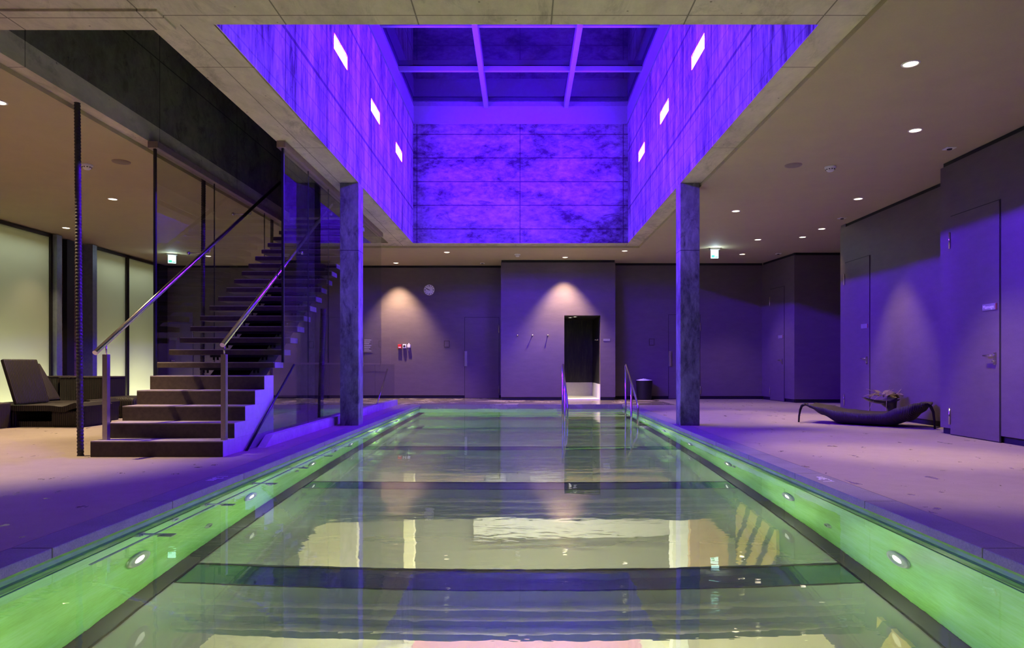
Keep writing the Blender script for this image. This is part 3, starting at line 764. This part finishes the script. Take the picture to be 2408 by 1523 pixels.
# ------------------------------------------------------------------ ceiling fittings
WARM = (1, .75, .43)
def downlight(x, y, lab, e=60, ang=75, blend=.6, r=.062, z=ZC, col=WARM, tilt=(0, 0), mat='glow_warm'):
    t = thing('downlight', lab, 'ceiling light', (x, y, z), 0, 'round recessed ceiling downlights')
    b = newbm(); lathe(b, [(r, -.002), (r + .004, -.008), (r + .016, -.006), (r + .018, .0)], 32); obj('trim_ring', b, M['white'], t)
    b = newbm(); lathe(b, [(0, -.003), (r, -.003)], 28); obj('lens', b, M[mat], t)
    if e: light('downlight beam', 'SPOT', (0, 0, -.02), e, col, (R(tilt[0]), R(tilt[1]), 0), t, spot_size=R(ang), spot_blend=blend, shadow_soft_size=.04)
DL = [(3.58, 6.27, 'largest glowing round downlight over the right deck, nearest the camera', 130, 66), (4.65, 8.05, 'glowing downlight over the right deck, second from the camera', 130, 66),
      (5.62, 11.38, 'glowing downlight above the curved lounger beside the right wall', 120, 60), (3.86, 12.29, 'glowing downlight right of the right column, clear of the wall', 120, 66),
      (6.12, 13.9, 'glowing downlight near the nook, closest to the right wall edge', 25, 80), (6.1, 14.8, 'glowing downlight before the nook, one row farther than its neighbour at the wall edge', 60, 75),
      (5.23, 15.1, 'glowing downlight above the exit sign on the right', 50, 75), (5.53, 17.1, 'small glowing downlight right of the right exit sign', 60, 80),
      (2.5, 16.6, 'glowing downlight right of the shower block ceiling line', 50, 75), (1.11, 17.60, 'glowing downlight washing the wall over the shower doorway', 150, 80),
      (-1.86, 16.8, 'glowing downlight over the far pool edge left of the detector', 90, 80), (-3.45, 18.58, 'glowing downlight washing the wall left of the clock', 150, 80),
      (-8.03, 17.4, 'small glowing downlight seen through the left glass screen', 60, 80), (-9.25, 13.8, 'glowing downlight beside the frosted panes on the left', 18, 80),
      (-6.86, 11.4, 'glowing downlight above the left lounge area', 110, 85), (-5.53, 7.19, 'glowing downlight cut by the left edge of the view', 110, 80)]
for x, y, lab, e, a in DL: downlight(x, y, lab, e * (7.5 if 'washing' in lab else 10 if x < -4 else 4.2 if e > 100 else 2.4), a, tilt=(0, 0), blend=.75 if 'washing' in lab else .6)
for x, y in ((4.2, 2.6), (-6.5, 3.6), (-8.0, 6.4), (-6.0, .5), (-8.4, 9.2)):  # out-of-view fill spots and their fittings, added to lift ceiling and soffit
    b = newbm(); lathe(b, [(.062, -.002), (.066, -.008), (.078, -.006), (.08, 0)], 28, Matrix.Translation((x, y, ZC))); lathe(b, [(0, -.003), (.062, -.003)], 24, Matrix.Translation((x, y, ZC)), 1); struct('ceiling_added_fill_fitting', b, [M['white'], M['glow_warm']])
    light('unseen added fill beam', 'SPOT', (x, y, ZC - .03), (110 if x > 0 else 460), WARM, spot_size=R(85), spot_blend=.6, shadow_soft_size=.04)
for x, y, lab in ((1.33, 18.85, 'small white downlight inside the shower, left one of two'), (1.44, 18.55, 'small white downlight inside the shower, right one of two')):
    downlight(x, y, lab, 90, 70, .4, .045, 2.25, (1, .92, .62), mat='glow_white')

def detector(x, y, lab):
    t = thing('smoke_detector', lab, 'smoke detector', (x, y, ZC), 0, 'white ceiling smoke detectors')
    b = newbm(); lathe(b, [(.075, 0), (.075, -.022), (.06, -.03)], 28); obj('base', b, M['white'], t)
    b = newbm(); lathe(b, [(.060, -.03), (.052, -.052), (.035, -.068), (0, -.070)], 28); obj('head', b, M['white'], t)
    b = newbm()
    for k in range(10):
        a = 2 * math.pi * k / 10; box(b, -.007, .007, .05, .0615, -.046, -.034, M=Matrix.Rotation(a, 4, 'Z'))
    obj('vent', b, M['ink'], t)
detector(4.32, 9.54, 'white smoke detector on the right ceiling beside a round speaker')
detector(-6.04, 9.44, 'white smoke detector on the left ceiling beside the leaning rod')
detector(-.12, 17.1, 'small white smoke detector on the far ceiling above the pool end')
for x, y, lab in ((3.77, 9.46, 'flat round ceiling speaker left of the right smoke detector'), (-5.48, 9.3, 'flat round ceiling speaker over the left lounge')):
    t = thing('ceiling_speaker', lab, 'speaker', (x, y, ZC), 0, 'round ceiling speakers')
    b = newbm(); lathe(b, [(0, -.008), (.098, -.008), (.10, -.006)], 36); obj('grille', b, M['speaker'] if 'speaker' in M else M.setdefault('speaker', plain('brown speaker mesh', (.26, .21, .15), .7, scale=120)), t)
    b = newbm(); lathe(b, [(.10, -.006), (.112, -.012), (.116, 0)], 36); obj('rim', b, M['brownmetal'], t)
for x, y, rz, lab in ((5.47, 8.71, 0, 'small square ceiling sensor near the right edge door'), (6.05, 12.87, .2, 'small ceiling sensor at the corner before the nook'), (6.4, 17.0, 0, 'small ceiling sensor by the angled nook wall'), (-1.09, 18.6, 0, 'small ceiling sensor above the dark back door')):
    t = thing('ceiling_sensor', lab, 'sensor', (x, y, ZC), rz, 'small ceiling sensors')
    b = newbm(); box(b, -.06, .06, -.06, .06, -.014, 0, .003); obj('plate', b, M['white'], t)
    b = newbm(); lathe(b, [(.032, -.014), (.028, -.026), (0, -.028)], 20); obj('eye', b, M['ink'], t)

def exit_sign(x, y, lab, rz=0):
    t = thing('exit_sign', lab, 'exit sign', (x, y, ZC), rz)
    b = newbm(); box(b, -.12, .12, -.055, .055, -.045, 0, .006); obj('housing', b, M['plate'], t)
    b = newbm(); box(b, -.09, .09, -.008, .008, -.245, -.045, .004); p = obj('panel', b, M['glow_exit'], t); p['label'] = 'lit white panel'
    b = newbm(); box(b, -.075, .0, -.0095, -.0075, -.225, -.17); box(b, .01, .075, -.0095, -.0075, -.225, -.205); obj('pictogram', b, M['exit_green'], p)
    light('exit sign glow', 'POINT', (0, -.06, -.15), 7, (.62, .82, 1), parent=t, shadow_soft_size=0)
exit_sign(4.58, 16.2, 'brightly lit hanging exit sign on the right ceiling beyond the column')
exit_sign(-8.75, 17.0, 'lit green and white exit sign on the left ceiling behind glass', R(28))

# ------------------------------------------------------------------ back wall fittings
def wmat(x, z, y): return Matrix.Translation((x, y, z)) @ Matrix.Rotation(R(90), 4, 'X')
t = thing('wall_clock', 'round white wall clock on the back wall', 'clock', (-2.60, YL, 3.03))
Mx = Matrix.Rotation(R(90), 4, 'X')
b = newbm(); lathe(b, [(0, .03), (.142, .03)], 40, Mx); obj('face', b, M['clockface'], t)
b = newbm(); lathe(b, [(.142, .028), (.145, .04), (.155, .04), (.158, 0)], 40, Mx); obj('rim', b, M['steel'], t)
for k in range(12):
    a = 2 * math.pi * k / 12; q = .012 if k % 3 == 0 else .006
    b = newbm(); box(b, -q, q, -.0335, -.031, .098, .13, M=Matrix.Rotation(-a, 4, 'Y')); obj('hour_mark', b, M['ink'], t)
for L, wd, a in ((.085, .008, 295), (.125, .005, 301)):
    b = newbm(); box(b, -wd, wd, -.037, -.035, -.02, L, M=Matrix.Rotation(R(a), 4, 'Y')); obj('hand', b, M['ink'], t)
t = thing('fire_alarm_button', 'small red alarm box on the back wall, left of two white boxes', 'alarm box', (-3.42, YL, 1.45))
b = newbm(); box(b, -.05, .05, -.06, 0, -.06, .06, .006); obj('case', b, M['red'], t)
b = newbm(); box(b, -.035, .035, -.063, -.059, -.035, -.01, .002); obj('label', b, M['white'], t)
t = thing('emergency_button', 'small white box with a black button on the back wall', 'button box', (-3.29, YL, 1.46))
b = newbm(); box(b, -.048, .048, -.05, 0, -.055, .055, .006); obj('case', b, M['white'], t)
b = newbm(); lathe(b, [(.03, .05), (.03, .068), (.022, .074), (0, .074)], 24, Mx); obj('button', b, M['ink'], t)
t = thing('pull_cord_box', 'small white box with a hanging cord on the back wall', 'cord box', (-3.17, YL, 1.47))
b = newbm(); box(b, -.04, .04, -.06, 0, -.05, .04, .006); box(b, -.012, .012, -.04, 0, .04, .075, .003); obj('case', b, M['white'], t)
b = newbm(); tube(b, [(0, -.04, -.05), (0, -.04, -.15)], .006, 8); obj('cord', b, M['white'], t)
b = newbm(); box(b, -4.40, -3.98, YL - .006, YL, .75, 1.72, .002); box(b, -3.975, -3.69, YL - .006, YL, .75, 1.72, .002)
hh = obj('wall_hatch', b, M['wall']); tag(hh, 'flush double hatch in the back wall beside the left column', 'hatch')
b = newbm(); tube(b, [(-3.95, YL - .006, 1.03), (-3.95, YL - .03, 1.03)], .01, 8); obj('latch', b, M['steel'], hh)
t = thing('notice_board', 'dim text notice on the back wall partly behind the left column', 'notice', (-4.32, YL - .006, 1.48))
b = newbm(); box(b, -.12, .12, -.012, 0, -.2, .2, .002); obj('plate', b, M['wall'], t)
b = newbm()
for k in range(7): box(b, -.1, .1 - .03 * (k % 3), -.014, -.0115, .15 - .05 * k - .006, .15 - .05 * k + .006)
obj('printed_line', b, M['letter'], t)
for x, y, w_, h_, z, lab in ((-2.11, YL, .16, .19, 1.52, 'dark square plate on the back wall between the clock and the dark door'), (3.54, YR, .15, .19, 1.56, 'dark square plate on the back wall above the waste bin'), (-5.9, YL, .15, .2, 1.5, 'square plate on the back wall seen behind the stairs')):
    t = thing('wall_plate', lab, 'wall plate', (x, y, z), 0, 'square wall plates')
    b = newbm(); box(b, -w_ / 2, w_ / 2, -.012, 0, -h_ / 2, h_ / 2, .003); obj('frame', b, M['tread'], t)
    b = newbm(); box(b, -w_ / 2 + .02, w_ / 2 - .02, -.014, -.011, -h_ / 2 + .02, h_ / 2 - .02, .002); obj('inset', b, M['wall'], t)
t = thing('shower_sign', 'small pale sign plate right of the shower doorway', 'sign', (2.24, YP, 1.60))
b = newbm(); box(b, -.09, .09, -.008, 0, -.03, .03, .002); obj('plate', b, M['plate'], t)
for i, x in enumerate((-.125, .27, .675)):
    b = newbm(); lathe(b, [(.024, 0), (.024, .008), (.010, .012), (.010, .05), (.018, .055), (.018, .065), (0, .066)], 18, Matrix.Translation((x, YP, 1.72)) @ Mx)
    tag(obj('towel_hook', b, M['steel']), ('small steel wall hook farthest from the shower doorway', 'small steel wall hook in the middle of the three', 'small steel wall hook closest to the shower doorway')[i], 'hook', 'towel hooks on the shower block')
t = thing('waste_bin', 'black waste bin with white liner against the back wall by the pool handrail', 'bin', (3.28, 18.3, 0))
b = newbm(); lathe(b, [(0, .01), (.185, .01), (.19, .03), (.22, .50), (.225, .52), (.205, .52), (.2, .48), (0, .3)], 32); obj('body', b, M['stringer'], t)
b = newbm(); lathe(b, [(.205, .50), (.215, .53), (.10, .55), (.02, .565), (0, .56)], 14); 
for v in b.verts: v.co += Vector((random.uniform(-.01, .01), random.uniform(-.01, .01), random.uniform(-.012, .012)))
obj('liner', b, M['bag'], t)

# ------------------------------------------------------------------ loungers
def smooth(o):
    for p in o.data.polygons: p.use_smooth = True
    return o
# curved lounger on the right
A, B = Vector((4.80, 11.36, 0)), Vector((6.13, 10.24, 0)); dv = (B - A); Ln = dv.length
t = thing('curved_lounger', 'low curved dark wicker lounger on the right deck in front of the dried plant bowl', 'lounger', A, math.atan2(dv.y, dv.x))
def lerp_tab(tab, s):
    for (s0, v0), (s1, v1) in zip(tab, tab[1:]):
        if s <= s1:
            u = (s - s0) / (s1 - s0); u = u * u * (3 - 2 * u); return v0 + (v1 - v0) * u
    return tab[-1][1]
top = [(0, .305), (.12, .27), (.3, .215), (.5, .19), (.66, .20), (.82, .31), (.93, .375), (1, .375)]
bot = [(0, .275), (.06, .225), (.15, .13), (.30, .012), (.72, .012), (.86, .085), (.94, .21), (1, .33)]
hw = [(0, .28), (.2, .34), (.5, .37), (.8, .36), (1, .29)]
b = newbm(); rings = []; NS = 48
for i in range(NS + 1):
    s = i / NS; x = s * Ln; zt, zb, w_ = lerp_tab(top, s), lerp_tab(bot, s), lerp_tab(hw, s)
    ring = []
    for q in range(9): y = -w_ + 2 * w_ * q / 8; ring.append((x, y, zt - .035 * (1 - (y / w_) ** 2)))
    for q in range(1, 8):
        a = math.pi * q / 8; cs = math.cos(a); ring.append((x, w_ * math.copysign(abs(cs) ** .45, cs), zb + (zt - .02 - zb) * (1 - math.sin(a) ** .6)))
    rings.append([b.verts.new(p) for p in ring])
n = len(rings[0])
for a_, c_ in zip(rings, rings[1:]):
    for k in range(n): b.faces.new((a_[k], a_[(k + 1) % n], c_[(k + 1) % n], c_[k]))
b.faces.new(rings[0]); b.faces.new(rings[-1][::-1])
smooth(obj('woven_shell', b, M['wicker_r'], t))
for s in (-1,):
    b = newbm(); tube(b, [(.05, s * .24, .29), (-.0, s * .25, .295), (-.045, s * .26, .27), (-.07, s * .265, .2), (-.085, s * .27, .1), (-.09, s * .27, .0)], [.022, .024, .022, .018, .015, .013], 12); obj('leg', b, M['wicker'], t)
    b = newbm(); tube(b, [(Ln - .08, s * .24, .365), (Ln, s * .25, .365), (Ln + .05, s * .22, .33), (Ln + .08, s * .2, .25), (Ln + .095, s * .2, .12), (Ln + .10, s * .2, .0)], [.022, .026, .023, .019, .016, .014], 12); obj('leg', b, M['wicker'], t)

# plant bowl behind it
t = thing('plant_bowl', 'dark boat shaped bowl of dried leaves and twigs on a curved stand behind the lounger', 'plant bowl', (6.06, 11.38, 0))
b = newbm(); rings = []
for i in range(21):
    s = i / 20; x = -.36 + .62 * s; w_ = .13 * math.sin(math.pi * min(1, s * .92 + .08)) ** .6 + .004; z = .37 + .035 * (1 - s) ** 6 - .02 * math.sin(math.pi * s); dp = .05 * math.sin(math.pi * s) ** .7 + .012
    rings.append([b.verts.new(p) for p in ([(x, w_ * math.cos(math.pi * q / 8), z - dp * math.sin(math.pi * q / 8)) for q in range(9)] + [(x, w_ * .9 * math.cos(math.pi * q / 8), z - (dp - .01) * math.sin(math.pi * q / 8)) for q in range(8, -1, -1)])])
n = len(rings[0])
for a_, c_ in zip(rings, rings[1:]):
    for k in range(n): b.faces.new((a_[k], a_[(k + 1) % n], c_[(k + 1) % n], c_[k]))
b.faces.new(rings[0]); b.faces.new(rings[-1][::-1]); smooth(obj('bowl', b, M['bowl'], t))
b = newbm(); tube(b, [(.06, 0, .365), (.09, 0, .30), (.12, 0, .22), (.12, 0, .12), (.10, 0, .03), (.10, 0, 0)], [.15, .115, .075, .065, .10, .15], 20); obj('stand', b, M['bowl'], t)
rnd = random.Random(3)
def leafblade(L, w_):
    b = newbm(); prev = None
    for i in range(9):
        s = i / 8; ww = w_ * math.sin(math.pi * (s * .9 + .05)) * rnd.uniform(.7, 1.2); x = s * L; z = .04 * math.sin(3 * s) + rnd.uniform(-.008, .008)
        cur = [b.verts.new((x, -ww, z + .02)), b.verts.new((x, 0, z)), b.verts.new((x, ww, z + .024))]
        if prev:
            for k in (0, 1): b.faces.new((prev[k], prev[k + 1], cur[k + 1], cur[k]))
        prev = cur
    r_ = bmesh.ops.solidify(b, geom=b.faces[:], thickness=.004); return b
for (x, y, z, L, w_, rz, rx, ry) in ((-.28, -.02, .385, .22, .05, .1, .2, -.1), (-.06, -.07, .40, .2, .055, -.5, .5, -.25), (.02, .0, .41, .2, .06, .7, -.3, -.4), (.0, -.08, .40, .17, .05, -.1, .7, .1), (.1, .02, .40, .18, .05, .2, .2, .15), (-.1, .03, .41, .18, .05, 1.6, .2, -.5), (.12, -.06, .40, .16, .045, -.9, .3, -.1)):
    lo = obj('dried_leaf', leafblade(L, w_), M['leaf'], t); lo.location = (x, y, z); lo.rotation_euler = (rx, ry, rz)
def twig(p, d, n=14, L=.02, curl=.35, r=.0035):
    pts = [Vector(p)]; d = Vector(d).normalized(); ax = Vector((rnd.uniform(-1, 1), rnd.uniform(-1, 1), rnd.uniform(-1, 1))).normalized()
    for i in range(n): d = (Matrix.Rotation(curl * rnd.uniform(.3, 1.1), 3, ax) @ d).normalized(); pts.append(pts[-1] + d * L)
    b = newbm(); tube(b, pts, r, 6); obj('twig', b, M['twig'], t)
for p, d, n_, cu in (((-.03, 0, .42), (.1, 0, 1), 10, .3), ((0, -.02, .42), (.3, 0, 1), 9, .4), ((-.05, 0, .43), (-1, 0, .3), 14, .12), ((-.08, -.02, .43), (-1, 0, .9), 16, .18), ((.14, 0, .42), (1, 0, .5), 10, .2), ((.05, .03, .42), (.5, -.3, .8), 10, .35)): twig(p, d, n_, .02, cu)
for p0, mid, p1 in (((-.06, -.05, .44), (-.24, -.1, .43), (-.34, -.12, .14)), ((-.02, -.1, .42), (-.05, -.16, .38), (-.07, -.17, .12)), ((-.02, 0, .46), (-.16, -.04, .57), (-.28, -.08, .36))):
    b = newbm(); P = [Vector(p0), Vector(mid), Vector(p1)]; tube(b, [P[0] * (1 - u) ** 2 + P[1] * 2 * u * (1 - u) + P[2] * u * u for u in [i / 16 for i in range(17)]], .0032, 6); obj('twig', b, M['twig'], t)
for x, y, z in ((-.02, -.03, .45), (.07, -.04, .455), (.16, -.02, .44)):
    b = newbm(); bmesh.ops.create_icosphere(b, subdivisions=2, radius=.03)
    for v in b.verts: v.co = v.co * rnd.uniform(.75, 1.2) + Vector((x, y, z))
    smooth(obj('seed_pod', b, M['leaf'], t))

# wicker daybeds on the left
def daybed(loc, lab, lean, L=1.55, seat_h=.33, wd=.72):
    t = thing('wicker_daybed', lab, 'daybed', loc, 0, 'dark wicker daybeds in the left lounge')
    b = newbm(); rings = []
    for i in range(25):
        s = i / 24; x = -L + L * s; z = seat_h + .045 * math.exp(-((s - .93) / .07) ** 2) - .02 * math.exp(-((s - .78) / .06) ** 2)
        if s > .96: z -= .03 * (s - .96) / .04
        rings.append([b.verts.new(p) for p in ((x, 0, z), (x, wd, z), (x, wd, z - .085), (x, 0, z - .085))])
    for a_, c_ in zip(rings, rings[1:]):
        for k in range(4): b.faces.new((a_[k], a_[(k + 1) % 4], c_[(k + 1) % 4], c_[k]))
    b.faces.new(rings[0]); b.faces.new(rings[-1][::-1])
    obj('seat', b, M['wicker'], t)
    for x0, x1 in ((-L, -L + .5), (-.50, 0)):
        b = newbm(); box(b, x0, x1, .01, wd - .01, 0, seat_h - .08, .03); obj('base_block', b, M['wicker'], t)
    b = newbm(); box(b, -L + .5, -.50, .05, wd - .05, .0, .09, .01); obj('underframe', b, M['wicker'], t)
    hx = -1.03; hl = .72
    b = newbm(); box(b, -.03, .03, .0, wd, 0, hl, .025); o = obj('backrest', b, M['wicker'], t); o.location = (hx, 0, seat_h + .01); o.rotation_euler = (0, -lean, 0)
    return t
daybed((-6.62, 10.27, 0), 'dark wicker daybed with raised backrest, nearest of the left lounge', R(17))
daybed((-6.95, 11.03, 0), 'dark wicker daybed with more reclined backrest behind the nearest one', R(31))
t = thing('wicker_side_block', 'ribbed dark wicker wedge at the left edge of the view', 'wicker block', (-8.05, 9.88, 0))
b = newbm(); vs = box(b, -.55, .36, 0, .36, 0, .42, .02)
for v in b.verts:
    if v.co.z > .3: v.co.z -= .045 * (v.co.x + .55) / .9
obj('body', b, M['wicker_r'], t)
for x0, x1, y0, y1, h_, lab in ((-8.70, -8.42, 12.35, 12.8, .74, 'small dark upright wicker box behind the daybeds, left of the rod'), (-8.36, -7.55, 12.3, 12.95, .73, 'wide dark wicker armchair box behind the daybeds, right of the rod')):
    t = thing('wicker_box', lab, 'wicker box', (x0, y0, 0))
    b = newbm(); box(b, 0, x1 - x0, 0, y1 - y0, 0, h_ - .03, .012); obj('body', b, M['wicker'], t)
    b = newbm(); box(b, -.008, x1 - x0 + .008, -.008, y1 - y0 + .008, h_ - .03, h_, .01); obj('rim', b, M['wicker_r'], t)
t = thing('wicker_daybed', 'dark rounded wicker daybed foot just left of the lowest stair steps', 'daybed', (-7.45, 12.0, 0), 0, 'dark wicker daybeds in the left lounge')
b = newbm(); box(b, 0, .62, 0, .8, .0, .37, .08); smooth(obj('seat', b, M['wicker'], t))

# ------------------------------------------------------------------ camera, world, settings
cam = bpy.data.cameras.new('camera'); co = bpy.data.objects.new('camera', cam); COL.objects.link(co)
co.location = (0, 0, .95); co.rotation_euler = (R(90), 0, 0)
cam.sensor_width = 36; cam.lens = 1600 / 2408 * 36; cam.shift_x = -24 / 2408; cam.shift_y = 95 / 2408; cam.clip_end = 200
SC.camera = co
wd = bpy.data.worlds.new('night'); SC.world = wd; wd.use_nodes = True
bg = wd.node_tree.nodes['Background']; bg.inputs[0].default_value = (.02, .03, .08, 1); bg.inputs[1].default_value = .05
vs_ = SC.view_settings; vs_.view_transform = 'Standard'; vs_.look = 'None'; vs_.gamma = 1; vs_.use_curve_mapping = False; vs_.exposure = 0.0
cy = SC.cycles
cy.use_denoising = True; cy.max_bounces = 12; cy.diffuse_bounces = 4; cy.glossy_bounces = 8; cy.transmission_bounces = 12; cy.transparent_max_bounces = 24
cy.sample_clamp_indirect = 6; cy.caustics_reflective = True; cy.caustics_refractive = True; cy.blur_glossy = .5
